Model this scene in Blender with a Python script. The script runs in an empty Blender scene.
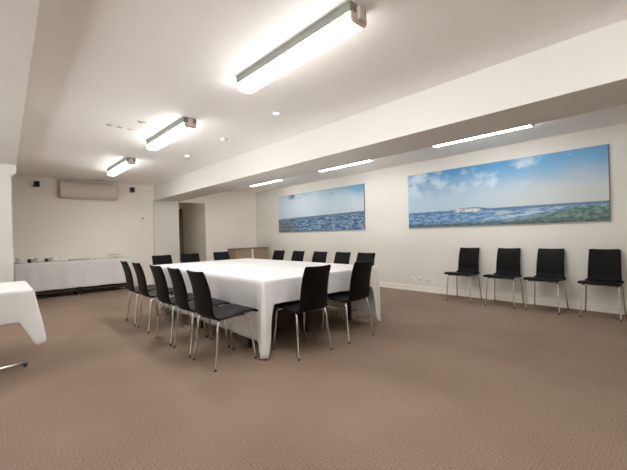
import bpy, bmesh, math, random
from mathutils import Vector, Matrix
PI = math.pi
S = bpy.context.scene
COL = S.collection
random.seed(7)

# ------------------------------------------------------------------ materials
def mat(name, color, rough=0.6, metal=0.0, bump=0.0, bscale=60, var=0.0, vscale=4, spec=0.5, coat=0.0):
    m = bpy.data.materials.new(name); m.use_nodes = True
    nt = m.node_tree; b = nt.nodes['Principled BSDF']
    b.inputs['Base Color'].default_value = (*color, 1); b.inputs['Roughness'].default_value = rough
    b.inputs['Metallic'].default_value = metal; b.inputs['Specular IOR Level'].default_value = spec
    b.inputs['Coat Weight'].default_value = coat
    tc = nt.nodes.new('ShaderNodeTexCoord')
    if var > 0:
        n = nt.nodes.new('ShaderNodeTexNoise'); n.inputs['Scale'].default_value = vscale; n.inputs['Detail'].default_value = 5
        nt.links.new(tc.outputs['Object'], n.inputs['Vector'])
        r = nt.nodes.new('ShaderNodeValToRGB')
        r.color_ramp.elements[0].position = .3; r.color_ramp.elements[1].position = .7
        r.color_ramp.elements[0].color = (*[c*(1-var) for c in color], 1)
        r.color_ramp.elements[1].color = (*[min(1, c*(1+var)) for c in color], 1)
        nt.links.new(n.outputs['Fac'], r.inputs['Fac']); nt.links.new(r.outputs['Color'], b.inputs['Base Color'])
    if bump > 0:
        n2 = nt.nodes.new('ShaderNodeTexNoise'); n2.inputs['Scale'].default_value = bscale; n2.inputs['Detail'].default_value = 6
        nt.links.new(tc.outputs['Object'], n2.inputs['Vector'])
        bp = nt.nodes.new('ShaderNodeBump'); bp.inputs['Strength'].default_value = bump; bp.inputs['Distance'].default_value = .01
        nt.links.new(n2.outputs['Fac'], bp.inputs['Height']); nt.links.new(bp.outputs['Normal'], b.inputs['Normal'])
    return m

def emit(name, color, strength):
    m = bpy.data.materials.new(name); m.use_nodes = True
    b = m.node_tree.nodes['Principled BSDF']
    b.inputs['Base Color'].default_value = (.8, .8, .8, 1)
    b.inputs['Emission Color'].default_value = (*color, 1); b.inputs['Emission Strength'].default_value = strength
    return m

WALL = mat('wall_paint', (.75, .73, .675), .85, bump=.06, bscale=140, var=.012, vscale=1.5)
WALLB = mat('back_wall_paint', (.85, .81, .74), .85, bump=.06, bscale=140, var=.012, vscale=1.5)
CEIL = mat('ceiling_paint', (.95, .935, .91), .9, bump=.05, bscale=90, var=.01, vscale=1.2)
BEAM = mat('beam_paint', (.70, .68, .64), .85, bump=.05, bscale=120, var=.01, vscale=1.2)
SKIRT = mat('skirting_paint', (.84, .80, .72), .45)
CHROME = mat('chrome', (.80, .79, .77), .18, 1.0, var=.04, vscale=20)
LEATHER = mat('black_leatherette', (.004, .0032, .0032), .45, bump=.10, bscale=260, var=.15, vscale=30, spec=.14)
RUBBER = mat('black_rubber', (.012, .012, .012), .7, var=.1, vscale=40)
CLOTH = mat('white_cloth', (.76, .75, .74), .8, bump=.12, bscale=26, var=.012, vscale=6)
CLOTH2 = mat('white_cloth_buffet', (.74, .72, .71), .85, bump=.12, bscale=30, var=.015, vscale=6)
PLASTIC = mat('cream_plastic', (.60, .53, .47), .45, var=.015, vscale=10)
PLASTICD = mat('cream_plastic_shadow_gap', (.10, .09, .08), .6, var=.1, vscale=10)
WHITEP = mat('white_plastic', (.82, .80, .77), .4, var=.01, vscale=10)
GREYP = mat('grey_plastic', (.30, .29, .28), .5, var=.05, vscale=10)
HOUSE = mat('grey_green_enamel', (.22, .225, .195), .5, var=.04, vscale=10)
CAP = mat('pinkish_end_cap', (.60, .50, .44), .5, var=.05, vscale=30)
SOCK = mat('light_grey_plastic', (.50, .48, .46), .5, var=.03, vscale=20)
BLACKP = mat('black_plastic', (.010, .010, .011), .45, var=.1, vscale=20)
CHINA = mat('white_china', (.84, .83, .80), .2, var=.01, vscale=10)
DARKWOOD = mat('dark_board', (.055, .043, .032), .6, var=.25, vscale=9)
DOORM = mat('brown_grey_door', (.30, .255, .21), .6, var=.06, vscale=6)
STEEL = mat('brushed_steel', (.35, .34, .33), .35, 1.0, var=.06, vscale=60)
EDGE = mat('picture_edge', (.16, .17, .18), .5, var=.05, vscale=20)
LAMP = emit('lit_diffuser', (1, .99, .97), 8.6)
LAMPS = emit('lit_prismatic_side', (1, .99, .97), 2.2)
LAMP2 = emit('lit_strip_diffuser', (.99, .99, .98), 5.5)
DOWN = emit('lit_downlight', (1.0, .95, .85), 6.0)

def wood(name, c1, c2, axis_scale=(1, 9, 9)):
    m = bpy.data.materials.new(name); m.use_nodes = True; nt = m.node_tree; b = nt.nodes['Principled BSDF']
    tc = nt.nodes.new('ShaderNodeTexCoord'); mp = nt.nodes.new('ShaderNodeMapping'); mp.inputs['Scale'].default_value = axis_scale
    n = nt.nodes.new('ShaderNodeTexNoise'); n.inputs['Scale'].default_value = 4; n.inputs['Detail'].default_value = 8; n.inputs['Distortion'].default_value = .6
    r = nt.nodes.new('ShaderNodeValToRGB'); r.color_ramp.elements[0].color = (*c1, 1); r.color_ramp.elements[1].color = (*c2, 1)
    r.color_ramp.elements[0].position = .35; r.color_ramp.elements[1].position = .65
    nt.links.new(tc.outputs['Object'], mp.inputs['Vector']); nt.links.new(mp.outputs['Vector'], n.inputs['Vector'])
    nt.links.new(n.outputs['Fac'], r.inputs['Fac']); nt.links.new(r.outputs['Color'], b.inputs['Base Color'])
    b.inputs['Roughness'].default_value = .5
    return m
WOOD = wood('tan_wood', (.30, .225, .155), (.38, .285, .20))
WOODT = wood('brown_wood', (.20, .125, .075), (.27, .175, .105))

def carpet():
    m = bpy.data.materials.new('brown_ribbed_carpet'); m.use_nodes = True; nt = m.node_tree; b = nt.nodes['Principled BSDF']
    b.inputs['Roughness'].default_value = .95; b.inputs['Specular IOR Level'].default_value = .1
    tc = nt.nodes.new('ShaderNodeTexCoord')
    def noise(scale, det=3):
        n = nt.nodes.new('ShaderNodeTexNoise'); n.inputs['Scale'].default_value = scale; n.inputs['Detail'].default_value = det
        nt.links.new(tc.outputs['Object'], n.inputs['Vector']); return n.outputs['Fac']
    def wave(scale, rot, dist):
        mp = nt.nodes.new('ShaderNodeMapping'); mp.inputs['Rotation'].default_value = (0, 0, rot)
        w = nt.nodes.new('ShaderNodeTexWave'); w.inputs['Scale'].default_value = scale; w.inputs['Distortion'].default_value = dist
        w.inputs['Detail'].default_value = 2; w.inputs['Detail Scale'].default_value = 3
        nt.links.new(tc.outputs['Object'], mp.inputs['Vector']); nt.links.new(mp.outputs['Vector'], w.inputs['Vector']); return w.outputs['Fac']
    def math_(op, a, c):
        x = nt.nodes.new('ShaderNodeMath'); x.operation = op
        for i, v in enumerate((a, c)):
            if isinstance(v, (int, float)): x.inputs[i].default_value = v
            else: nt.links.new(v, x.inputs[i])
        return x.outputs[0]
    h = math_('ADD', math_('MULTIPLY', wave(13, 0, 3.5), .05), math_('MULTIPLY', wave(15, PI/2, 4), .07))
    h = math_('ADD', h, math_('MULTIPLY', noise(95, 4), .88))
    f = math_('ADD', math_('MULTIPLY', h, .75), math_('MULTIPLY', noise(1.1, 4), .32))
    r = nt.nodes.new('ShaderNodeValToRGB')
    r.color_ramp.elements[0].position = .36; r.color_ramp.elements[1].position = .72
    r.color_ramp.elements[0].color = (.182, .127, .092, 1); r.color_ramp.elements[1].color = (.326, .240, .179, 1)
    nt.links.new(f, r.inputs['Fac']); nt.links.new(r.outputs['Color'], b.inputs['Base Color'])
    bp = nt.nodes.new('ShaderNodeBump'); bp.inputs['Strength'].default_value = .35; bp.inputs['Distance'].default_value = .006
    nt.links.new(h, bp.inputs['Height']); nt.links.new(bp.outputs['Normal'], b.inputs['Normal'])
    return m
CARPET = carpet()
def glass():
    m = bpy.data.materials.new('clear_glass'); m.use_nodes = True; nt = m.node_tree
    tr = nt.nodes.new('ShaderNodeBsdfTransparent'); gl = nt.nodes.new('ShaderNodeBsdfGlossy'); gl.inputs['Roughness'].default_value = .02
    mx = nt.nodes.new('ShaderNodeMixShader'); mx.inputs[0].default_value = .06
    nt.links.new(tr.outputs[0], mx.inputs[1]); nt.links.new(gl.outputs[0], mx.inputs[2])
    nt.links.new(mx.outputs[0], nt.nodes['Material Output'].inputs['Surface'])
    return m
GLASS = glass()

# small expression helper for the two harbour prints
class X:
    nt = None
    def __init__(s, o): s.o = o
    @staticmethod
    def op(op, *a, clamp=False):
        n = X.nt.nodes.new('ShaderNodeMath'); n.operation = op; n.use_clamp = clamp
        for i, v in enumerate(a):
            if isinstance(v, X): X.nt.links.new(v.o, n.inputs[i])
            else: n.inputs[i].default_value = v
        return X(n.outputs[0])
    def __add__(s, b): return X.op('ADD', s, b)
    __radd__ = __add__
    def __sub__(s, b): return X.op('SUBTRACT', s, b)
    def __rsub__(s, b): return X.op('SUBTRACT', b, s)
    def __mul__(s, b): return X.op('MULTIPLY', s, b)
    __rmul__ = __mul__
def ss(a, b, x):
    n = X.nt.nodes.new('ShaderNodeMapRange'); n.interpolation_type = 'SMOOTHSTEP'
    X.nt.links.new(x.o, n.inputs['Value']); n.inputs['From Min'].default_value = a; n.inputs['From Max'].default_value = b
    return X(n.outputs['Result'])
def mixc(f, a, b):
    n = X.nt.nodes.new('ShaderNodeMix'); n.data_type = 'RGBA'
    X.nt.links.new(f.o, n.inputs[0])
    for k, v in ((6, a), (7, b)):
        if isinstance(v, tuple): n.inputs[k].default_value = (*v, 1)
        else: X.nt.links.new(v, n.inputs[k])
    return n.outputs[2]
def start(name):
    m = bpy.data.materials.new(name); m.use_nodes = True; X.nt = m.node_tree
    tc = X.nt.nodes.new('ShaderNodeTexCoord'); sp = X.nt.nodes.new('ShaderNodeSeparateXYZ')
    X.nt.links.new(tc.outputs['Generated'], sp.inputs[0])
    u = 1 - X(sp.outputs['Y']); v = X(sp.outputs['Z'])
    def noise(su, sv, detail=5, off=0, rough=.55):
        c = X.nt.nodes.new('ShaderNodeCombineXYZ')
        X.nt.links.new((u*su + off).o, c.inputs[0]); X.nt.links.new((v*sv).o, c.inputs[1])
        n = X.nt.nodes.new('ShaderNodeTexNoise'); n.inputs['Scale'].default_value = 1; n.inputs['Detail'].default_value = detail
        n.inputs['Roughness'].default_value = rough
        X.nt.links.new(c.outputs[0], n.inputs['Vector']); return X(n.outputs['Fac'])
    return m, u, v, noise
def finish(m, c):
    b = X.nt.nodes['Principled BSDF']; X.nt.links.new(c, b.inputs['Base Color']); b.inputs['Roughness'].default_value = .45
    b.inputs['Specular IOR Level'].default_value = .25
    return m
def print_large():
    m, u, v, N = start('harbour_print_large')
    blue = mixc(ss(.2, .95, u), (.075, .27, .52), (.13, .34, .56))
    haze = mixc(ss(.2, .9, u), (.44, .58, .68), (.58, .61, .60))
    c = mixc(ss(.40, .98, v + (N(3, 2) - .5)*.25 + (u - .5)*.06), haze, blue)
    cloud = ss(.46, .72, N(8, 3.5, 7, 3, .65) + ss(.35, .0, u)*.13 - ss(.55, 1, u)*.12)*ss(.45, .7, v)
    c = mixc(cloud*.75, c, (.66, .74, .79))
    # far shore, water, town, foreshore
    hor = .275 - u*.01 + (N(40, 1, 3) - .5)*.045*ss(.75, .3, u) + .07*ss(.28, .36, u)*ss(.52, .40, u)*N(60, 3, 2)
    land = ss(.004, -.004, v - hor)
    c = mixc(land, c, (.10, .19, .33))
    water = ss(.008, -.008, v - .235 - (N(22, 2, 3, 8) - .5)*.03)
    c = mixc(water, c, mixc(ss(.35, .65, N(26, 30, 6, 5)), (.06, .16, .36), (.22, .38, .55)))
    pale = ss(.45, .58, N(12, 24, 4, 40))*ss(.42, .58, u)*ss(.24, .2, v)
    c = mixc(pale*.8, c, (.50, .57, .60))
    spk = ss(.63, .70, N(95, 42, 2, 11))*ss(.285, .25, v)*ss(.02, .09, v)
    c = mixc(spk, c, (.70, .72, .70))
    town = ss(.02, -.01, v - .285)*ss(.225, .24, v)*ss(.29, .33, u)*ss(.47, .43, u)*ss(.40, .5, N(60, 30, 2, 21))
    c = mixc(town, c, (.72, .68, .62))
    roofs = ss(.56, .62, N(70, 40, 2, 33))*ss(.255, .27, v)*ss(.31, .275, v)*ss(.27, .32, u)*ss(.5, .45, u)
    c = mixc(roofs*.7, c, (.33, .20, .15))
    green = ss(.03, -.03, v - .05 - ss(.55, .95, u)*.17 - (N(18, 4, 4, 2) - .5)*.10)*ss(.5, .68, u)
    c = mixc(green, c, mixc(ss(.35, .65, N(40, 26, 5, 17)), (.06, .125, .11), (.20, .29, .245)))
    trees = ss(.02, -.02, v - .055 - (N(30, 2, 4, 55) - .5)*.12)
    c = mixc(trees*.85, c, mixc(ss(.4, .6, N(60, 40, 3, 70)), (.035, .07, .075), (.13, .19, .17)))
    foam = ss(.58, .66, N(30, 60, 3, 91))*ss(.17, .12, v)*ss(.06, .1, v)*ss(.62, .5, u)
    c = mixc(foam*.7, c, (.55, .58, .56))
    return finish(m, c)
def print_small():
    m, u, v, N = start('harbour_print_small')
    c = mixc(ss(.72, 1.25, v + (u - .55)*.42 + (N(5, 3) - .5)*.5), (.52, .62, .67), (.14, .34, .54))
    c = mixc(ss(.55, .75, N(5, 4, 6, 2))*ss(.4, .6, v)*.7, c, (.62, .68, .70))
    dark = ss(.52, .66, N(9, 7, 5, 6) + .12*ss(.25, .0, (u - .24)*(u - .24)*8))*ss(.84, .93, v)*ss(.42, .30, u)*ss(.12, .2, u)
    c = mixc(dark, c, (.08, .17, .30))
    hor = .36 + u*.045 + (N(30, 1, 3) - .5)*.03
    c = mixc(ss(.006, -.006, v - hor), c, (.12, .20, .28))
    c = mixc(ss(.01, -.01, v - hor + .05), c, mixc(ss(.38, .62, N(18, 22, 6, 5)), (.03, .085, .20), (.17, .30, .44)))
    c = mixc(ss(.50, .66, N(34, 18, 6, 12, .75))*ss(.40, .30, v)*.85, c, (.60, .66, .69))
    gl = ss(.5, .0, u)*ss(.40, .2, v)
    c = mixc(ss(.15, .95, gl*1.0 + (N(7, 6, 4, 44) - .5)*.5)*.85, c, mixc(ss(.35, .65, N(20, 20, 4, 8)), (.07, .085, .085), (.20, .22, .22)))
    return finish(m, c)

# ------------------------------------------------------------------ mesh helpers
def link(o, parent=None):
    COL.objects.link(o)
    if parent: o.parent = parent
    return o
def obj(name, bm, m, parent=None, smooth=False, loc=None, kind=None):
    bmesh.ops.recalc_face_normals(bm, faces=bm.faces)
    me = bpy.data.meshes.new(name); bm.to_mesh(me); bm.free()
    ms = m if isinstance(m, (list, tuple)) else [m]
    for x in ms: me.materials.append(x)
    if smooth:
        me.polygons.foreach_set('use_smooth', [True]*len(me.polygons))
    o = bpy.data.objects.new(name, me)
    link(o, parent)
    if loc: o.location = loc
    if kind: o['kind'] = kind
    return o
def sharp(o, ang=35):
    me = o.data
    me.polygons.foreach_set('use_smooth', [True]*len(me.polygons))
    me.set_sharp_from_angle(angle=math.radians(ang))
    return o
def box(bm, x0, x1, y0, y1, z0, z1, bev=0, seg=2):
    r = bmesh.ops.create_cube(bm, size=1)
    vs = r['verts']
    for v in vs:
        v.co = Vector((x0 + (v.co.x + .5)*(x1 - x0), y0 + (v.co.y + .5)*(y1 - y0), z0 + (v.co.z + .5)*(z1 - z0)))
    if bev > 0:
        es = list({e for v in vs for e in v.link_edges})
        bmesh.ops.bevel(bm, geom=es, offset=bev, segments=seg, affect='EDGES', profile=.5)
    return bm
def B(*a, **k): return box(bmesh.new(), *a, **k)
def prism(bm, pts, z0, z1):
    lo = [bm.verts.new((x, y, z0)) for x, y in pts]; hi = [bm.verts.new((x, y, z1)) for x, y in pts]
    n = len(pts)
    bm.faces.new(lo[::-1]); bm.faces.new(hi)
    for i in range(n): bm.faces.new((lo[i], lo[(i+1) % n], hi[(i+1) % n], hi[i]))
    return bm
def extrude_profile(bm, prof, axis, a, b):
    # prof in the two remaining axes, extruded along axis between a and b
    def P(p, t):
        return {'x': (t, p[0], p[1]), 'y': (p[0], t, p[1])}[axis]
    A = [bm.verts.new(P(p, a)) for p in prof]; Bv = [bm.verts.new(P(p, b)) for p in prof]
    n = len(prof)
    bm.faces.new(A); bm.faces.new(Bv[::-1])
    for i in range(n): bm.faces.new((A[i], Bv[i], Bv[(i+1) % n], A[(i+1) % n]))
    return bm
def tube(bm, pts, r, n=10, r1=None):
    pts = [Vector(p) for p in pts]; rings = []
    prev = None
    for i, p in enumerate(pts):
        d = (pts[min(i+1, len(pts)-1)] - pts[max(i-1, 0)]).normalized()
        if prev is None:
            a = d.orthogonal().normalized()
        else:
            a = (prev - d*prev.dot(d)).normalized()
        prev = a; b = d.cross(a)
        rr = r if r1 is None else r + (r1 - r)*i/(len(pts)-1)
        rings.append([bm.verts.new(p + (a*math.cos(2*PI*k/n) + b*math.sin(2*PI*k/n))*rr) for k in range(n)])
    for i in range(len(rings)-1):
        for k in range(n):
            bm.faces.new((rings[i][k], rings[i][(k+1) % n], rings[i+1][(k+1) % n], rings[i+1][k]))
    bm.faces.new(rings[0][::-1]); bm.faces.new(rings[-1])
    return bm
def smooth_path(pts, n=6):
    pts = [Vector(p) for p in pts]; out = []
    for i in range(len(pts)-1):
        p0 = pts[max(i-1, 0)]; p1 = pts[i]; p2 = pts[i+1]; p3 = pts[min(i+2, len(pts)-1)]
        for k in range(n):
            t = k/n
            out.append(.5*((2*p1) + (p2-p0)*t + (2*p0-5*p1+4*p2-p3)*t*t + (3*p1-p0-3*p2+p3)*t**3))
    out.append(pts[-1]); return out
def lathe(bm, prof, n=24, c=(0, 0, 0), close=True):
    rings = []
    for r, z in prof:
        if r < 1e-5: rings.append([bm.verts.new((c[0], c[1], c[2]+z))])
        else: rings.append([bm.verts.new((c[0]+r*math.cos(2*PI*k/n), c[1]+r*math.sin(2*PI*k/n), c[2]+z)) for k in range(n)])
    for i in range(len(rings)-1):
        a, b = rings[i], rings[i+1]
        for k in range(n):
            f = [a[k % len(a)], a[(k+1) % len(a)], b[(k+1) % len(b)], b[k % len(b)]]
            f = list(dict.fromkeys(f))
            if len(f) > 2: bm.faces.new(f)
    return bm
def thing(name, label, cat, loc=(0, 0, 0), rz=0, group=None):
    o = bpy.data.objects.new(name, None); o.empty_display_size = .1
    link(o); o.location = loc; o.rotation_euler = (0, 0, rz)
    o['label'] = label; o['category'] = cat
    if group: o['group'] = group
    return o
def tag(o, label, cat, group=None):
    o['label'] = label; o['category'] = cat
    if group: o['group'] = group
    return o
def dup(root, loc, rz, label, group=None):
    r = root.copy(); COL.objects.link(r); r.location = loc; r.rotation_euler = (0, 0, rz); r['label'] = label
    if group: r['group'] = group
    for ch in list(root.children):
        c = ch.copy(); COL.objects.link(c); c.parent = r
        for g in list(ch.children):
            d = g.copy(); COL.objects.link(d); d.parent = c
    return r
ST = 'structure'

# ------------------------------------------------------------------ the room
W, D, H = 6.248, 9.493, 2.565
XL, YF = -3.2, -2.8
ZB = 2.17                                    # underside of the beams
obj('floor', B(XL-.2, W+.2, YF-.2, 11.4, -.1, 0), CARPET, kind=ST)
obj('ceiling', B(XL-.2, W+.2, YF-.2, D+.15, H, H+.1), CEIL, kind=ST)
obj('wall_right', B(W, W+.15, YF, D, 0, H), WALL, kind=ST)
bm = bmesh.new()
box(bm, XL, 3.75, D, D+.15, 0, H); box(bm, 4.53, W+.15, D, D+.15, 0, H); box(bm, 3.75, 4.53, D, D+.15, 2.16, H)
obj('wall_back', bm, WALLB, kind=ST)
WZ0, WZ1 = .30, 2.36                                                        # added unseen window in the left bay, lets in light for the ceiling
def wall_with_added_window(wname, nname, along, pos, th, a0, a1, w0, w1, n):
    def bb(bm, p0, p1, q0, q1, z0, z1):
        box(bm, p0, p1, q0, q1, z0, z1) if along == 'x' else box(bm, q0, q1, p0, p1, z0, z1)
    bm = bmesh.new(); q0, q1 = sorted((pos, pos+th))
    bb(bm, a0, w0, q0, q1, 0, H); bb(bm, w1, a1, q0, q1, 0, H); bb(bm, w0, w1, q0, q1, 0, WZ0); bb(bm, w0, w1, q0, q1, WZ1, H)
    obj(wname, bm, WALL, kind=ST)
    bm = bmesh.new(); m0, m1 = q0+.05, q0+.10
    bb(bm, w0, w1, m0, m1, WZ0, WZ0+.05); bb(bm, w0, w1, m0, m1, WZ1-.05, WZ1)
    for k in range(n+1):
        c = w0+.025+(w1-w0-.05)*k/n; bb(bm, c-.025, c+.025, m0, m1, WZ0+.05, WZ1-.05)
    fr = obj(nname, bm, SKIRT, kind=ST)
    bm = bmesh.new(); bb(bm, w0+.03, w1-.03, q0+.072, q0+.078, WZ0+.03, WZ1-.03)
    obj('added_glass_pane', bm, GLASS, fr)
wall_with_added_window('wall_left', 'added_window_1', 'y', XL, -.15, YF, D, -2.2, 6.9, 7)
obj('wall_front', B(XL-.15, W+.15, YF-.15, YF, 0, H), WALL, kind=ST)
# corridor behind the opening
bm = bmesh.new()
box(bm, 4.53, 4.63, D+.15, 11.15, 0, 2.5); box(bm, 3.55, 3.65, D+.15, 11.15, 0, 2.5); box(bm, 3.55, 4.63, 11.15, 11.25, 0, 2.5)
box(bm, 3.55, 4.63, D+.15, 11.25, 2.5, 2.6)
obj('wall_corridor', bm, WALLB, kind=ST)
d1 = obj('door_1', B(3.75, 4.52, 11.10, 11.148, 0.005, 2.1, bev=.004), DOORM, kind=ST)
bm = bmesh.new(); lathe(bm, [(0, 0), (.026, 0), (.026, .008), (.010, .012), (.010, .04), (.026, .045), (.030, .06), (.022, .075), (0, .078)], 16)
hnd = obj('door_handle', bm, STEEL, d1, smooth=True, loc=(4.41, 11.10, 1.42)); hnd.rotation_euler = (PI/2, 0, 0)

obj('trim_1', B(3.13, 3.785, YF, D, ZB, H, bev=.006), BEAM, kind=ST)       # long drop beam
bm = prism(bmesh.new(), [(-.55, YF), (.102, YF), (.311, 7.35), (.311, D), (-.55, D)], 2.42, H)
obj('trim_2', bm, BEAM, kind=ST)                                           # beam overhead at the left
bm = prism(bmesh.new(), [(XL, 7.35), (.232, 7.35), (.250, 7.37), (.250, 7.65), (XL, 7.65)], 0, 2.24)
extrude_profile(bm, [(-.55, 2.24), (.25, 2.24), (.311, 2.30), (.311, 2.42), (-.55, 2.42)], 'y', 7.35, 7.65)
box(bm, XL, -.55, 7.35, 7.65, 2.24, H)
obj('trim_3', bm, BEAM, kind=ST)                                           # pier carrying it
obj('trim_4', B(3.10, 3.75, D-.04, D, 0, ZB, bev=.004), WALL, kind=ST)      # flat pier under the long beam
def skirt(name, prof_boxes):
    bm = bmesh.new()
    for b in prof_boxes: box(bm, *b, bev=.003, seg=1)
    obj(name, bm, SKIRT, kind=ST)
skirt('baseboard_right', [(W-.016, W, YF, D, 0, .105), (W-.022, W, YF, D, 0, .03)])
skirt('baseboard_back', [(XL, 3.10, D-.016, D, 0, .105), (4.53, W-.02, D-.016, D, 0, .105)])

# ------------------------------------------------------------------ ceiling lights
def make_light(label, loc, group, hh, dh, L, lamp):
    t = thing('ceiling_light', label, 'light', loc, 0, group)
    z1 = -hh; z2 = -hh-dh*.68; z3 = -hh-dh
    h = extrude_profile(bmesh.new(), [(-.076, 0), (-.076, z1+.004), (-.071, z1), (.071, z1), (.076, z1+.004), (.076, 0)], 'y', -L, L)
    obj('housing', h, HOUSE, t)
    d = extrude_profile(bmesh.new(), [(-.075, z1), (-.072, z2), (-.054, z3), (.054, z3), (.072, z2), (.075, z1)], 'y', -L+.012, L)
    o = sharp(obj('diffuser', d, [lamp, LAMPS if lamp is LAMP else lamp], t))
    for p in o.data.polygons:
        if abs(p.normal.x) > .9: p.material_index = 1
    e = extrude_profile(bmesh.new(), [(-.070, z1*.9), (-.073, z1), (-.069, z2), (-.052, z3-.001), (.052, z3-.001), (.069, z2), (.073, z1), (.070, z1*.9)], 'y', -L-.006, -L+.010)
    ec = obj('end_cap', e, CAP, t)
    obj('clip', B(-.024, .024, -L-.035, -L-.006, z2, z1*.3, bev=.004), CAP, ec)
    obj('end_plate', extrude_profile(bmesh.new(), [(-.077, -.002), (-.077, z1), (.077, z1), (.077, -.002)], 'y', L, L+.010), HOUSE, t)
    return t
GL = 'fluorescent ceiling lights'
LX = 5.06
l0 = make_light('large lit fluorescent ceiling light nearest the camera, top middle of the photo', (1.66, 2.0, H), GL, .066, .052, .645, LAMP)
l1 = make_light('strip light behind the beam, above the large harbour picture', (LX, 2.03, H), GL, .028, .045, .665, LAMP2)
for src, loc, lab in [(l0, (1.71, 4.56, H), 'middle fluorescent light of the row of three over the white table'),
                 (l0, (1.765, 7.10, H), 'farthest fluorescent ceiling light, in front of the air conditioner'),
                 (l0, (1.668, -.6, H), 'added unseen fluorescent ceiling light behind the camera, over the open carpet'),  # extra fitting out of view, added to brighten the room
                 (l1, (LX, 4.58, H), 'strip light behind the beam, above the right end of the small harbour picture'),
                 (l1, (LX, 7.22, H), 'strip light at the far end behind the beam, above the small picture\'s left edge'),
                 (l0, (-1.7, 4.2, H), 'added unseen fluorescent ceiling light in the left bay, over the small table')]:  # unseen fitting, added to brighten the left bay and its beam
    dup(src, loc, 0, lab)

def downlight(label, x, y):
    t = thing('downlight', label, 'downlight', (x, y, H), 0, 'small round downlights')
    obj('trim_ring', lathe(bmesh.new(), [(.030, 0), (.030, -.008), (.045, -.006), (.050, 0)], 24), WHITEP, t, True)
    obj('lamp', lathe(bmesh.new(), [(0, -.004), (.029, -.004), (.029, 0)], 20), DOWN, t, True)
downlight('small round downlight in the ceiling near the far end of the nearest ceiling light', 2.39, 3.17)
downlight('small round downlight in the ceiling right of the middle ceiling light', 2.45, 5.76)
t = thing('smoke_detector', 'round white smoke detector on the ceiling between the two small downlights', 'smoke detector', (2.44, 4.46, H))
obj('base', lathe(bmesh.new(), [(0, -.012), (.055, -.012), (.058, 0), (0, 0)], 28), WHITEP, t, True)
obj('cover', lathe(bmesh.new(), [(0, -.042), (.02, -.041), (.036, -.034), (.046, -.013), (0, -.0125)], 28), WHITEP, t, True)
t = thing('ceiling_hatch', 'square white access hatch in the ceiling left of the middle ceiling light', 'hatch', (1.21, 4.55, H), .15)
obj('panel', B(-.165, .165, -.2, .2, -.004, 0, bev=.001), CEIL, t)
bm = bmesh.new(); box(bm, -.180, -.168, -.215, .215, -.006, 0); box(bm, .168, .180, -.215, .215, -.006, 0)
box(bm, -.168, .168, -.215, -.203, -.006, 0); box(bm, -.168, .168, .203, .215, -.006, 0)
obj('frame', bm, CEIL, t)
obj('latch', B(.04, .13, -.205, -.190, -.012, -.004, bev=.003), GREYP, t)
obj('latch', B(.06, .11, -.165, -.150, -.012, -.004, bev=.003), GREYP, t)
for x in (-.15, -.03, .09):
    obj('hinge', B(x, x+.06, .192, .208, -.012, -.004, bev=.003), GREYP, t)

# ------------------------------------------------------------------ back wall fittings
t = thing('air_conditioner', 'wide cream split air conditioner mounted high on the back wall', 'air conditioner', (1.68, D, 2.13))
prof = [(0, 0), (-.10, 0), (-.17, .025), (-.205, .07), (-.215, .16), (-.20, .27), (-.165, .345), (-.12, .375), (0, .375)]
bm = bmesh.new()
secs = []
for x, s in [(-.575, .80), (-.565, .93), (-.545, 1), (.545, 1), (.565, .93), (.575, .80)]:
    secs.append([bm.verts.new((x, y*s, .188 + (z-.188)*(1-(1-s)*.35))) for y, z in prof])
for i in range(len(secs)-1):
    for k in range(len(prof)):
        k2 = (k+1) % len(prof); bm.faces.new((secs[i][k], secs[i+1][k], secs[i+1][k2], secs[i][k2]))
bm.faces.new(secs[0]); bm.faces.new(secs[-1][::-1])
sharp(obj('body', bm, PLASTIC, t), 30)
obj('louver', extrude_profile(bmesh.new(), [(-.105, -.004), (-.172, .020), (-.178, .030), (-.11, .005)], 'x', -.50, .50), PLASTIC, t)
bm = bmesh.new()
for k in range(9): box(bm, -.50, .50, -.115+k*.012, -.109+k*.012, .376, .380)
obj('intake_grille', bm, PLASTICD, t)
bm = bmesh.new(); box(bm, -.53, .53, -.2125, -.2065, .097, .101); obj('panel_seam', bm, GREYP, t)
bm = bmesh.new(); box(bm, .40, .47, -.218, -.212, .145, .158, bev=.002); obj('display', bm, GREYP, t)

def wspeaker(label, x):
    t = thing('wall_speaker', label, 'speaker', (x, D, 2.40), 0, 'wall speakers')
    obj('cabinet', B(-.047, .047, -.17, -.07, -.055, .055, bev=.008), BLACKP, t)
    obj('grille', B(-.040, .040, -.176, -.170, -.048, .048, bev=.004), RUBBER, t)
    bm = bmesh.new(); box(bm, -.03, .03, -.008, 0, -.05, .05, bev=.003); tube(bm, [(0, -.004, 0), (0, -.072, 0)], .012)
    obj('bracket', bm, WHITEP, t)
wspeaker('small black wall speaker left of the air conditioner', .722)
wspeaker('small black wall speaker right of the air conditioner', 2.575)
t = thing('thermostat', 'small thermostat on the back wall beside the pier', 'thermostat', (2.84, D, 1.70))
obj('body', B(-.035, .035, -.022, 0, -.035, .035, bev=.005), WHITEP, t)
obj('display', B(-.022, .022, -.025, -.022, -.02, .018, bev=.001), GREYP, t)

# ------------------------------------------------------------------ harbour pictures
def picture(label, y0, y1, z0, z1, m):
    t = thing('canvas_print', label, 'picture', (W, (y0+y1)/2, z0), 0, 'harbour panoramas')
    w = (y1-y0)/2; h = z1-z0
    obj('frame', B(-.030, -.001, -w, w, 0, h, bev=.002, seg=1), EDGE, t)
    obj('print', B(-.034, -.030, -w+.004, w-.004, .003, h-.004), m, t)
picture('large panoramic harbour picture with blue sky, above the row of chairs', .77, 3.903, 1.268, 2.318, print_large())
picture('smaller harbour picture under a pale sky, farther along the right wall', 5.042, 8.257, 1.272, 2.31, print_small())

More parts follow.
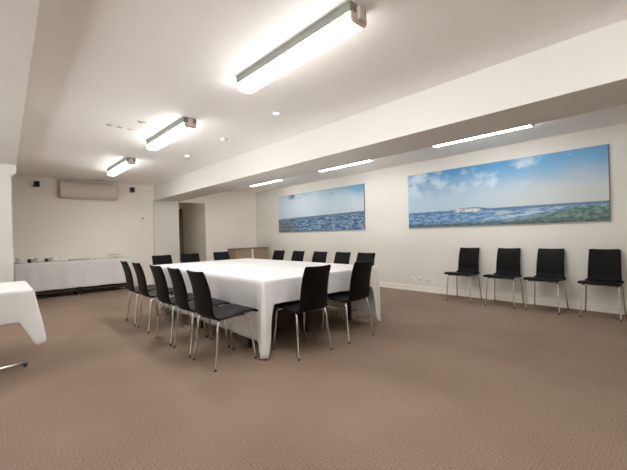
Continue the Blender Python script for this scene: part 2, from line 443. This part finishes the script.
# sockets on the right wall
for y, w, h, lab, n in [(3.86, .07, .07, 'small white data socket low on the right wall, leftmost of three plates', 1),
                     (3.68, .075, .115, 'tall white socket plate low on the right wall, middle of three plates', 1),
                     (3.50, .125, .075, 'double white power socket low on the right wall, nearest the row of chairs', 2)]:
    t = thing('wall_socket', lab, 'socket', (W, y, .235), 0, 'socket plates on the right wall')
    obj('plate', B(-.010, 0, -w/2, w/2, -h/2, h/2, bev=.003), WHITEP, t)
    for k in range(n):
        c = (k-(n-1)/2)*.055
        obj('outlet', B(-.013, -.010, c-.018, c+.018, -h*.30, h*.2, bev=.001), SOCK, t)

# ------------------------------------------------------------------ chairs
def shell(profile, thick, widths, sag, nx=14):
    """closed padded panel: profile list of (y,z), half widths per profile point, sideways sag"""
    bm = bmesh.new(); P = [Vector((0, y, z)) for y, z in profile]; n = len(P)
    top, bot = [], []
    for i, p in enumerate(P):
        d = (P[min(i+1, n-1)] - P[max(i-1, 0)]).normalized(); nr = Vector((0, -d.z, d.y))
        if nr.z < 0 and abs(d.z) < .7: nr = -nr
        r1, r2 = [], []
        for k in range(nx+1):
            s = -1 + 2*k/nx
            s = math.copysign(abs(s)**.8, s)
            edge = (1 - abs(s)**6)
            e2 = 1 - (abs(2*i/(n-1)-1))**8
            th = thick*(.35 + .65*edge*e2)
            q = p + Vector((s*widths[i], 0, 0)) + nr*(-sag*(1 - s*s))
            r1.append(bm.verts.new(q + nr*th/2)); r2.append(bm.verts.new(q - nr*th/2))
        top.append(r1); bot.append(r2)
    for G, fl in ((top, 0), (bot, 1)):
        for i in range(n-1):
            for k in range(nx):
                f = (G[i][k], G[i][k+1], G[i+1][k+1], G[i+1][k])
                bm.faces.new(f[::-1] if fl else f)
    for i in range(n-1):
        bm.faces.new((top[i][0], top[i+1][0], bot[i+1][0], bot[i][0])); bm.faces.new((top[i][nx], bot[i][nx], bot[i+1][nx], top[i+1][nx]))
    for k in range(nx):
        bm.faces.new((top[0][k], bot[0][k], bot[0][k+1], top[0][k+1])); bm.faces.new((top[-1][k], top[-1][k+1], bot[-1][k+1], bot[-1][k]))
    return bm
def make_chair(label):
    t = thing('meeting_chair', label, 'chair')
    sp = smooth_path([(0, .236, .448), (0, .222, .468), (0, .14, .474), (0, 0, .458), (0, -.10, .444), (0, -.165, .445), (0, -.200, .466)], 4)
    n = len(sp); ws = []
    for i in range(n):
        f = i/(n-1); ws.append(.226 - .03*max(0, 1-f/.10)**2 - .022*f)
    obj('seat', shell([(p.y, p.z) for p in sp], .030, ws, .006), LEATHER, t, True)
    bp = smooth_path([(0, -.186, .448), (0, -.212, .50), (0, -.222, .60), (0, -.238, .70), (0, -.265, .80), (0, -.297, .882)], 5)
    n = len(bp); wb = []
    for i in range(n):
        f = i/(n-1); wb.append(.184 - .016*f - .016*max(0, (f-.95)/.05)**2)
    obj('backrest', shell([(p.y, p.z) for p in bp], .024, wb, -.016), LEATHER, t, True)
    fr = bmesh.new()
    for y in (.13, -.13):
        tube(fr, [(-.175, y, .428), (.175, y, .428)], .009)
    for x in (-.14, .14):
        tube(fr, [(x, .13, .428), (x, -.13, .428)], .008)
    obj('seat_frame', fr, CHROME, t, True)
    for sx in (-1, 1):
        for pts in ([(.165, .13, .428), (.182, .152, .420), (.187, .163, .37), (.195, .182, .18), (.204, .202, .008)],
                    [(.165, -.13, .428), (.185, -.160, .420), (.192, -.180, .37), (.202, -.198, .18), (.214, -.225, .008)]):
            p = [(sx*a, b, c) for a, b, c in pts]
            l = obj('leg', tube(bmesh.new(), smooth_path(p, 5), .0108, 10, .0098), CHROME, t, True)
            obj('foot_glide', lathe(bmesh.new(), [(0, 0), (.0095, 0), (.0108, .010), (.0102, .014), (0, .014)], 12, (p[-1][0], p[-1][1], 0)), RUBBER, l, True)
    return t
GT = 'black chairs around the white table'; GW = 'black chairs along the right wall'
chair = make_chair('black chair on the left side of the white table, nearest the camera')
chair['group'] = GT
first = True
def place(x, y, rz, label, group):
    global first
    if first:
        chair.location = (x, y, 0); chair.rotation_euler = (0, 0, rz); chair['label'] = label; chair['group'] = group; first = False
    else: dup(chair, (x, y, 0), rz, label, group)
# local +y is the way a chair faces
R90 = -PI/2
for y, x, a, lab in [(3.085, 1.645, .02, 'black chair at the left side of the white table, nearest the camera'),
               (3.60, 1.648, -.02, 'second black chair from the camera along the left side of the white table'),
               (4.14, 1.645, .03, 'middle of the five black chairs along the left side of the white table'),
               (4.85, 1.648, -.01, 'fourth black chair from the camera along the left side of the table'),
               (5.40, 1.645, -.02, 'fifth and farthest black chair on the left side, before the buffet table')]:
    place(x, y, R90+a, lab, GT)
for x, y, a, lab in [(2.325, 2.755, -.02, 'left of the two black chairs at the near end of the table'),
                     (3.01, 2.755, .03, 'right of the two black chairs at the near end of the table')]:
    place(x, y, a, lab, GT)
for x, y, a, lab in [(2.24, 6.17, .02, 'leftmost of three black chairs at the far end of the table'),
                     (2.745, 6.17, -.03, 'middle of three black chairs at the far end of the table, before the doorway'),
                     (3.40, 6.17, .02, 'rightmost of the three black chairs at the far end, left of the wooden sideboard')]:
    place(x, y, PI+a, lab, GT)
for i, (y, lab) in enumerate([(3.43, 'black chair on the far right side of the table, partly hidden behind the near-end chair'),
               (3.93, 'second black chair from the camera along the right side of the table'),
               (4.46, 'middle of the five black chairs along the right side of the table'),
               (5.06, 'fourth black chair from the camera along the right side of the table'),
               (5.65, 'farthest black chair on the right side of the table, right of the wooden sideboard')]):
    place(3.972, y, PI/2 + (.02, -.03, .01, -.02, .03)[i], lab, GT)
for i, (y, lab) in enumerate([(2.685, 'leftmost of the four black chairs against the right wall, nearest the sockets'),
               (2.04, 'black chair against the right wall, second from the left of the four'),
               (1.47, 'black chair against the right wall, third from the left of the four'),
               (.835, 'black chair against the right wall, rightmost of the four, at the photo edge')]):
    place(5.915, y, PI/2 + (.0, .02, -.02, .01)[i], lab, GW)

# ------------------------------------------------------------------ tables and cloths
def noise1(x, seed):
    return (math.sin(x*3.1+seed)+math.sin(x*7.3+seed*2.1)*.6+math.sin(x*13.7+seed*.7)*.35)/1.95
def rounded_loop(x0, x1, y0, y1, r, step):
    pts = []  # (x, y, nx, ny, side, dist from the start corner of the side, side length); near side first
    sides = [((x0, y0), (x1, y0), (0, -1)), ((x1, y0), (x1, y1), (1, 0)), ((x1, y1), (x0, y1), (0, 1)), ((x0, y1), (x0, y0), (-1, 0))]
    for si, (a, b, n) in enumerate(sides):
        L = math.hypot(b[0]-a[0], b[1]-a[1]); d = ((b[0]-a[0])/L, (b[1]-a[1])/L)
        m = max(4, int((L-2*r)/step))
        for i in range(m+1):
            s = r + (L-2*r)*i/m
            pts.append((a[0]+d[0]*s, a[1]+d[1]*s, n[0], n[1], si, s, L))
        n2 = sides[(si+1) % 4][2]; c = (b[0]-d[0]*r-n[0]*r, b[1]-d[1]*r-n[1]*r)
        for k in range(1, 6):
            t = k/6*PI/2; nx = n[0]*math.cos(t)+n2[0]*math.sin(t); ny = n[1]*math.cos(t)+n2[1]*math.sin(t)
            pts.append((c[0]+nx*r, c[1]+ny*r, nx, ny, si, L, L))
    return pts
def cloth(name, label, x0, x1, y0, y1, z, hem, push, r=.02, step=.02, rows=18, m=CLOTH, seed=1, cat='tablecloth'):
    bm = bmesh.new(); P = rounded_loop(x0, x1, y0, y1, r, step); n = len(P); cx, cy = (x0+x1)/2, (y0+y1)/2
    loops = []
    for s in (.05, .2, .4, .6, .75, .88, .95, .985):
        loops.append([bm.verts.new((cx+(p[0]-cx)*s, cy+(p[1]-cy)*s, z)) for p in P])
    loops.append([bm.verts.new((p[0]-p[2]*.006, p[1]-p[3]*.006, z-.0005)) for p in P])
    loops.append([bm.verts.new((p[0]-p[2]*.001, p[1]-p[3]*.001, z-.004)) for p in P])
    S_ = []; acc = 0
    for i, p in enumerate(P):
        if i: acc += math.hypot(p[0]-P[i-1][0], p[1]-P[i-1][1])
        S_.append(acc)
    for k in range(1, rows+1):
        t = k/rows; row = []
        for i, p in enumerate(P):
            zb = hem(p, S_[i]); zz = z-.006 - (z-.006-zb)*t
            o = push(p, S_[i], t, z-zz)
            row.append(bm.verts.new((p[0]+p[2]*o, p[1]+p[3]*o, zz)))
        loops.append(row)
    for a in range(len(loops)-1):
        for k in range(n):
            k2 = (k+1) % n; bm.faces.new((loops[a][k], loops[a][k2], loops[a+1][k2], loops[a+1][k]))
    bm.faces.new(loops[0])
    o = obj(name, bm, m, smooth=True)
    md = o.modifiers.new('thickness', 'SOLIDIFY'); md.thickness = .002; md.offset = -1
    tag(o, label, cat)
    return o
def sst(a, b, x):
    t = max(0, min(1, (x-a)/(b-a))); return t*t*(3-2*t)

TX0, TX1, TY0, TY1 = 1.907, 3.709, 2.806, 5.966
def hem_main(p, s):
    side, d, L = p[4], p[5], p[6]
    base = {0: .505, 1: .10, 2: .55, 3: .15}[side]
    w = noise1(s*2.2, 2)*.008
    zb = base + w
    # distance to near-left corner (end of side 3, start of side 0)
    if side == 0:
        zb = zb + (.018-zb)*(1-sst(.02, .125, d)); zb = zb + (.03-zb)*sst(L-.16, L-.04, d)
    elif side == 3:
        zb = zb + (.018-zb)*sst(L-.13, L-.02, d)
        if d < .2: zb = zb + (.40-zb)*(1-sst(0, .2, d))
    elif side == 1:
        zb = zb + (.03-zb)*(1-sst(.03, .16, d))
    return zb
def push_main(p, s, t, drop):
    side, d, L = p[4], p[5], p[6]
    amp = min(1, drop/.30)
    o = .004 + .0045*amp*noise1(s*5.0, 4) + .0035*amp*math.sin(s*27+1.2*math.sin(s*5))
    cl = None
    if side == 0: cl = d
    if side == 3: cl = L-d
    if cl is not None:
        k = math.exp(-(cl/.065)**2); o += k*(.022*amp + .05*max(0, drop-.3)) + .016*k*math.sin(cl*120+1)*amp*min(1, drop/.4)
    cr = d if side == 1 else (L-d if side == 0 else None)
    if cr is not None:
        k = math.exp(-(cr/.12)**2); o += k*.03*amp + .010*k*math.sin(cr*70)*amp
    return o
cloth('tablecloth', 'large white cloth covering the long meeting table in the middle of the room', TX0, TX1, TY0, TY1, .75, hem_main, push_main)

t = thing('meeting_table', 'long meeting table under the large white cloth, its dark base showing below the hem', 'table', ((TX0+TX1)/2, (TY0+TY1)/2, 0))
hx, hy = (TX1-TX0)/2-.006, (TY1-TY0)/2-.006
obj('tabletop', B(-hx, hx, -hy, hy, .712, .743, bev=.004), DARKWOOD, t)
obj('modesty_panel', B(-hx+.10, -hx+.12, -hy+.25, hy-.25, .30, .712), DARKWOOD, t)
obj('modesty_panel', B(-hx+.25, -.15, -hy+.55, -hy+.57, .08, .712), DARKWOOD, t)
for sx in (-1, 0, 1):
    for sy in (-1, 0, 1):
        x, y = sx*(hx-.10), sy*(hy-.42)
        l = obj('leg', B(x-.022, x+.022, y-.022, y+.022, .012, .712, bev=.003), BLACKP, t)
        obj('foot', B(x-.028, x+.028, y-.028, y+.028, 0, .014, bev=.003), RUBBER, l)
fr = bmesh.new()
for sx in (-1, 0, 1): box(fr, sx*(hx-.10)-.015, sx*(hx-.10)+.015, -hy+.42, hy-.42, .672, .712)
obj('under_frame', fr, BLACKP, t)

# table at the left edge
LX0, LX1, LY0, LY1 = -1.55, .268, 4.0, 4.99
def hem_left(p, s):
    side, d, L = p[4], p[5], p[6]
    zb = {0: .475, 1: .46, 2: .47, 3: .47}[side] + .006*noise1(s*3, 5)
    if side == 0: zb += (.275-zb)*max(0, 1-(L-d)/.10)
    if side == 1: zb += (.275-zb)*max(0, 1-d/.13)
    return zb
def push_left(p, s, t, drop):
    side, d, L = p[4], p[5], p[6]; amp = min(1, drop/.28)
    o = .004 + .006*amp*noise1(s*4, 2)
    c = L-d if side == 0 else (d if side == 1 else None)
    if c is not None:
        k = math.exp(-(c/.075)**2); o += k*.075*(drop/.46)**1.1 + .012*k*amp*math.sin(c*80)
    return o
cloth('tablecloth', 'white cloth on the table at the left edge of the photo, one corner hanging low', LX0, LX1, LY0, LY1, .755, hem_left, push_left, seed=3)
t = thing('side_table', 'cloth-covered table at the left edge of the photo with a chrome foot', 'table', ((LX0+LX1)/2, (LY0+LY1)/2, 0))
cx, cy = t.location.x, t.location.y
obj('tabletop', B(LX0-cx+.006, LX1-cx-.006, LY0-cy+.006, LY1-cy-.006, .720, .748, bev=.004), DARKWOOD, t)
for px, py, sgn in ((-.27, 4.06, 1), (-1.01, 4.06, -1)):
    c = obj('column', tube(bmesh.new(), [(px-cx, py-cy, .04), (px-cx, py-cy, .72)], .03, 16), CHROME, t, True)
    ft = bmesh.new()
    for ang in (28, 118, 208, 298):
        a = math.radians(ang if sgn > 0 else 180-ang); L = .56 if ang == 28 else .30
        dx, dy = math.cos(a), math.sin(a)
        tube(ft, [(px-cx, py-cy, .062), (px-cx+dx*L*.6, py-cy+dy*L*.6, .046), (px-cx+dx*L, py-cy+dy*L, .034)], .024, 10, .013)
    f = obj('foot', ft, CHROME, t, True)
    a = math.radians(28 if sgn > 0 else 152)
    ex, ey = px-cx+math.cos(a)*.545, py-cy+math.sin(a)*.545
    obj('foot_glide', lathe(bmesh.new(), [(0, 0), (.016, 0), (.016, .018), (0, .022)], 14, (ex, ey, 0)), RUBBER, f, True)
t = thing('pen', 'grey pen lying on the cloth of the table at the left edge', 'pen', (-.02, 4.32, .7605), .25)
obj('barrel', tube(bmesh.new(), [(-.07, 0, .001), (.055, 0, .001)], .0055, 10), GREYP, t, True)
obj('tip', tube(bmesh.new(), [(.055, 0, .001), (.072, 0, .001)], .0045, 10, .001), STEEL, t, True)

# buffet along the back wall
BX0, BX1, BY0, BY1 = .302, 2.46, 9.03, 9.43
def hem_b(p, s):
    return .165 + .006*noise1(s*4, 1)
def push_b(p, s, t, drop):
    return .004 + .008*min(1, drop/.4)*math.sin(s*24+2*math.sin(s*4)) + .004*min(1, drop/.3)*noise1(s*9, 3)
cloth('tablecloth', 'long white cloth over the buffet table by the back wall', BX0, BX1, BY0, BY1, .75, hem_b, push_b, m=CLOTH2)
t = thing('buffet_table', 'long buffet table under a white cloth against the back wall, dark feet showing', 'table', ((BX0+BX1)/2, (BY0+BY1)/2, 0))
bx, by = (BX1-BX0)/2-.008, (BY1-BY0)/2-.008
obj('tabletop', B(-bx, bx, -by, by, .715, .743, bev=.004), DARKWOOD, t)
obj('modesty_panel', B(-bx+.1, bx-.1, by-.06, by-.04, .03, .715), DARKWOOD, t)
for x in (-bx+.08, -.03, .03, bx-.08):
    for y in (-by+.05, by-.09):
        l = obj('leg', B(x-.02, x+.02, y-.02, y+.02, .05, .715, bev=.003), BLACKP, t)
        obj('castor', tube(bmesh.new(), [(x-.015, y, .030), (x+.015, y, .030)], .030, 16), RUBBER, l, True)
obj('shelf', B(-bx+.06, bx-.06, -by+.03, by-.07, .10, .125), DARKWOOD, t)

ZT = .7525
def bowl_stack(x, y, n, label):
    # each bowl is its own thing
    for k in range(n):
        bm = lathe(bmesh.new(), [(0, 0), (.035, 0), (.038, .006), (.062, .022), (.078, .048), (.075, .048), (.058, .026), (.03, .012), (0, .011)], 28)
        o = obj('bowl', bm, CHINA, smooth=True, loc=(x, y, ZT + k*.026))
        tag(o, label[k], 'bowl', 'white bowls on the buffet table')
bowl_stack(.42, 9.20, 3, ['bottom white bowl of the leftmost stack on the buffet', 'middle white bowl of the leftmost stack on the buffet', 'top white bowl of the leftmost stack on the buffet'])
bowl_stack(.70, 9.22, 3, ['bottom white bowl of the stack between the two black mugs on the buffet', 'middle white bowl of the stack between the two black mugs on the buffet', 'top white bowl of the stack between the two black mugs on the buffet'])
bowl_stack(.98, 9.22, 3, ['bottom white bowl of the stack right of the black mugs on the buffet', 'middle white bowl of the stack right of the black mugs on the buffet', 'top white bowl of the stack right of the black mugs on the buffet'])
def mug(x, y, label):
    t = thing('mug', label, 'mug', (x, y, ZT), 0, 'black mugs on the buffet table')
    obj('body', lathe(bmesh.new(), [(0, 0), (.029, 0), (.032, .006), (.034, .075), (.031, .075), (.029, .012), (0, .010)], 24), BLACKP, t, True)
    obj('handle', tube(bmesh.new(), smooth_path([(.031, 0, .02), (.050, 0, .022), (.056, 0, .042), (.051, 0, .06), (.032, 0, .064)], 4), .006, 8), BLACKP, t, True)
mug(.555, 9.14, 'black mug on the buffet table, left of the two')
mug(.835, 9.15, 'black mug on the buffet table, right of the two')
t = thing('serving_tray', 'shallow dark-rimmed tray in the middle of the buffet table', 'tray', (1.42, 9.2, ZT))
obj('plate', B(-.17, .17, -.10, .10, 0, .010, bev=.004), CHINA, t)
bm = bmesh.new(); box(bm, -.19, -.17, -.12, .12, 0, .022, bev=.004); box(bm, .17, .19, -.12, .12, 0, .022, bev=.004)
box(bm, -.17, .17, -.12, -.10, 0, .022, bev=.004); box(bm, -.17, .17, .10, .12, 0, .022, bev=.004)
obj('rim', bm, STEEL, t)
for k, (x, y, a) in enumerate([(-.08, -.03, .3), (.0, .02, -.2), (.09, -.02, .5)]):
    s = thing('spoon', ['left spoon on the serving tray', 'middle spoon on the serving tray', 'right spoon on the serving tray'][k], 'spoon', (1.42+x, 9.2+y, ZT+.0145), a, 'spoons on the tray')
    obj('handle', tube(bmesh.new(), [(-.08, 0, 0), (.035, 0, .002)], .004, 8), STEEL, s, True)
    bm = bmesh.new(); bmesh.ops.create_uvsphere(bm, u_segments=12, v_segments=8, radius=1, matrix=Matrix.Translation((.055, 0, .002)) @ Matrix.Diagonal((.026, .017, .0055, 1)))
    obj('spoon_bowl', bm, STEEL, s, True)
t = thing('sauce_dish', 'small white dish on the buffet right of the tray', 'dish', (1.74, 9.2, ZT))
obj('dish', lathe(bmesh.new(), [(0, 0), (.04, 0), (.07, .016), (.067, .018), (.038, .006), (0, .005)], 24), CHINA, t, True)
t = thing('cake_stand', 'flat white platter raised on a stand at the right end of the buffet', 'platter', (2.13, 9.23, ZT))
obj('platter', lathe(bmesh.new(), [(0, .070), (.12, .070), (.165, .080), (.166, .084), (.12, .078), (0, .078)], 36), CHINA, t, True)
obj('stem', lathe(bmesh.new(), [(0, 0), (.065, 0), (.06, .006), (.018, .016), (.014, .045), (.03, .0695), (0, .0695)], 24), CHINA, t, True)

# sideboard in the alcove corner
t = thing('sideboard', 'low tan wooden sideboard in the corner right of the doorway, with a pale centre strip', 'sideboard', (5.59, 8.95, 0))
hw, dy = .55, .23
obj('top', B(-hw-.01, hw+.01, -dy-.012, dy, .805, .835, bev=.003), WOODT, t)
for s in (-1, 1): obj('side_panel', B(s*hw-(.02 if s > 0 else 0), s*hw+(.02 if s < 0 else 0), -dy+.02, dy, 0, .805), WOOD, t)
obj('divider', B(-.03, .03, -dy-.004, dy-.02, .06, .805, bev=.002), SKIRT, t)['label'] = 'pale centre strip'
for s, x0, x1 in ((-1, -hw+.003, -.034), (1, .034, hw-.003)):
    d = obj('door', B(x0, x1, -dy, -dy+.018, .07, .79, bev=.002), WOOD, t)
    hx = -.09*(-s) if s < 0 else .09
    obj('door_handle', B(hx-.006, hx+.006, -dy-.02, -dy, .40, .52, bev=.003), STEEL, d)
obj('back_panel', B(-hw+.02, hw-.02, dy-.012, dy-.002, .06, .80), WOOD, t)
obj('plinth', B(-hw+.02, hw-.02, -dy+.03, dy-.012, 0, .06), WOODT, t)

# ------------------------------------------------------------------ camera and view
f, yaw, pitch, roll, h = 349.867, 42.606, -.094, 1.45, 1.184
y, pi, r = map(math.radians, (yaw, pitch, roll))
fw = Vector((math.sin(y)*math.cos(pi), math.cos(y)*math.cos(pi), math.sin(pi))); rt = Vector((math.cos(y), -math.sin(y), 0)); up = rt.cross(fw)
Rv = rt*math.cos(r) - up*math.sin(r); Uv = rt*math.sin(r) + up*math.cos(r)
cam = bpy.data.cameras.new('camera'); co = bpy.data.objects.new('camera', cam); COL.objects.link(co)
M = Matrix((Rv, Uv, -fw)).transposed().to_4x4(); M.translation = Vector((0, 0, h)); co.matrix_world = M
cam.sensor_width = 36; cam.lens = 36*f/627; cam.clip_start = .05
S.camera = co
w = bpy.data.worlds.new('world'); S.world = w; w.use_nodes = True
nt = w.node_tree; bg = nt.nodes['Background']                            # added light: bright lower half shines in to lift the ceiling, dim above
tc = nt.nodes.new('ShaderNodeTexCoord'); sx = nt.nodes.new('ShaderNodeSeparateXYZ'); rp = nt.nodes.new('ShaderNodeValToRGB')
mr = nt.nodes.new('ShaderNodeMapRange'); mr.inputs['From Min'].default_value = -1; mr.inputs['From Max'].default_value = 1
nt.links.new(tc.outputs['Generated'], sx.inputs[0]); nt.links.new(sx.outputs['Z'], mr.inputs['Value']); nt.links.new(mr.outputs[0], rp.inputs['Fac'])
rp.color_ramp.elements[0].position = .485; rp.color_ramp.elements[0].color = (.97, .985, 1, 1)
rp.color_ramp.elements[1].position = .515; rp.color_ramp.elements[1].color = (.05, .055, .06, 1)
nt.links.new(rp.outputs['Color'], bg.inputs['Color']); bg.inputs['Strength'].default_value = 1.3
S.view_settings.view_transform = 'Standard'; S.view_settings.look = 'None'; S.view_settings.gamma = 1; S.view_settings.exposure = 2.3
S.view_settings.use_curve_mapping = False
S.cycles.use_denoising = True
S.cycles.max_bounces = 16; S.cycles.diffuse_bounces = 12; S.cycles.glossy_bounces = 4
S.cycles.sample_clamp_indirect = 6
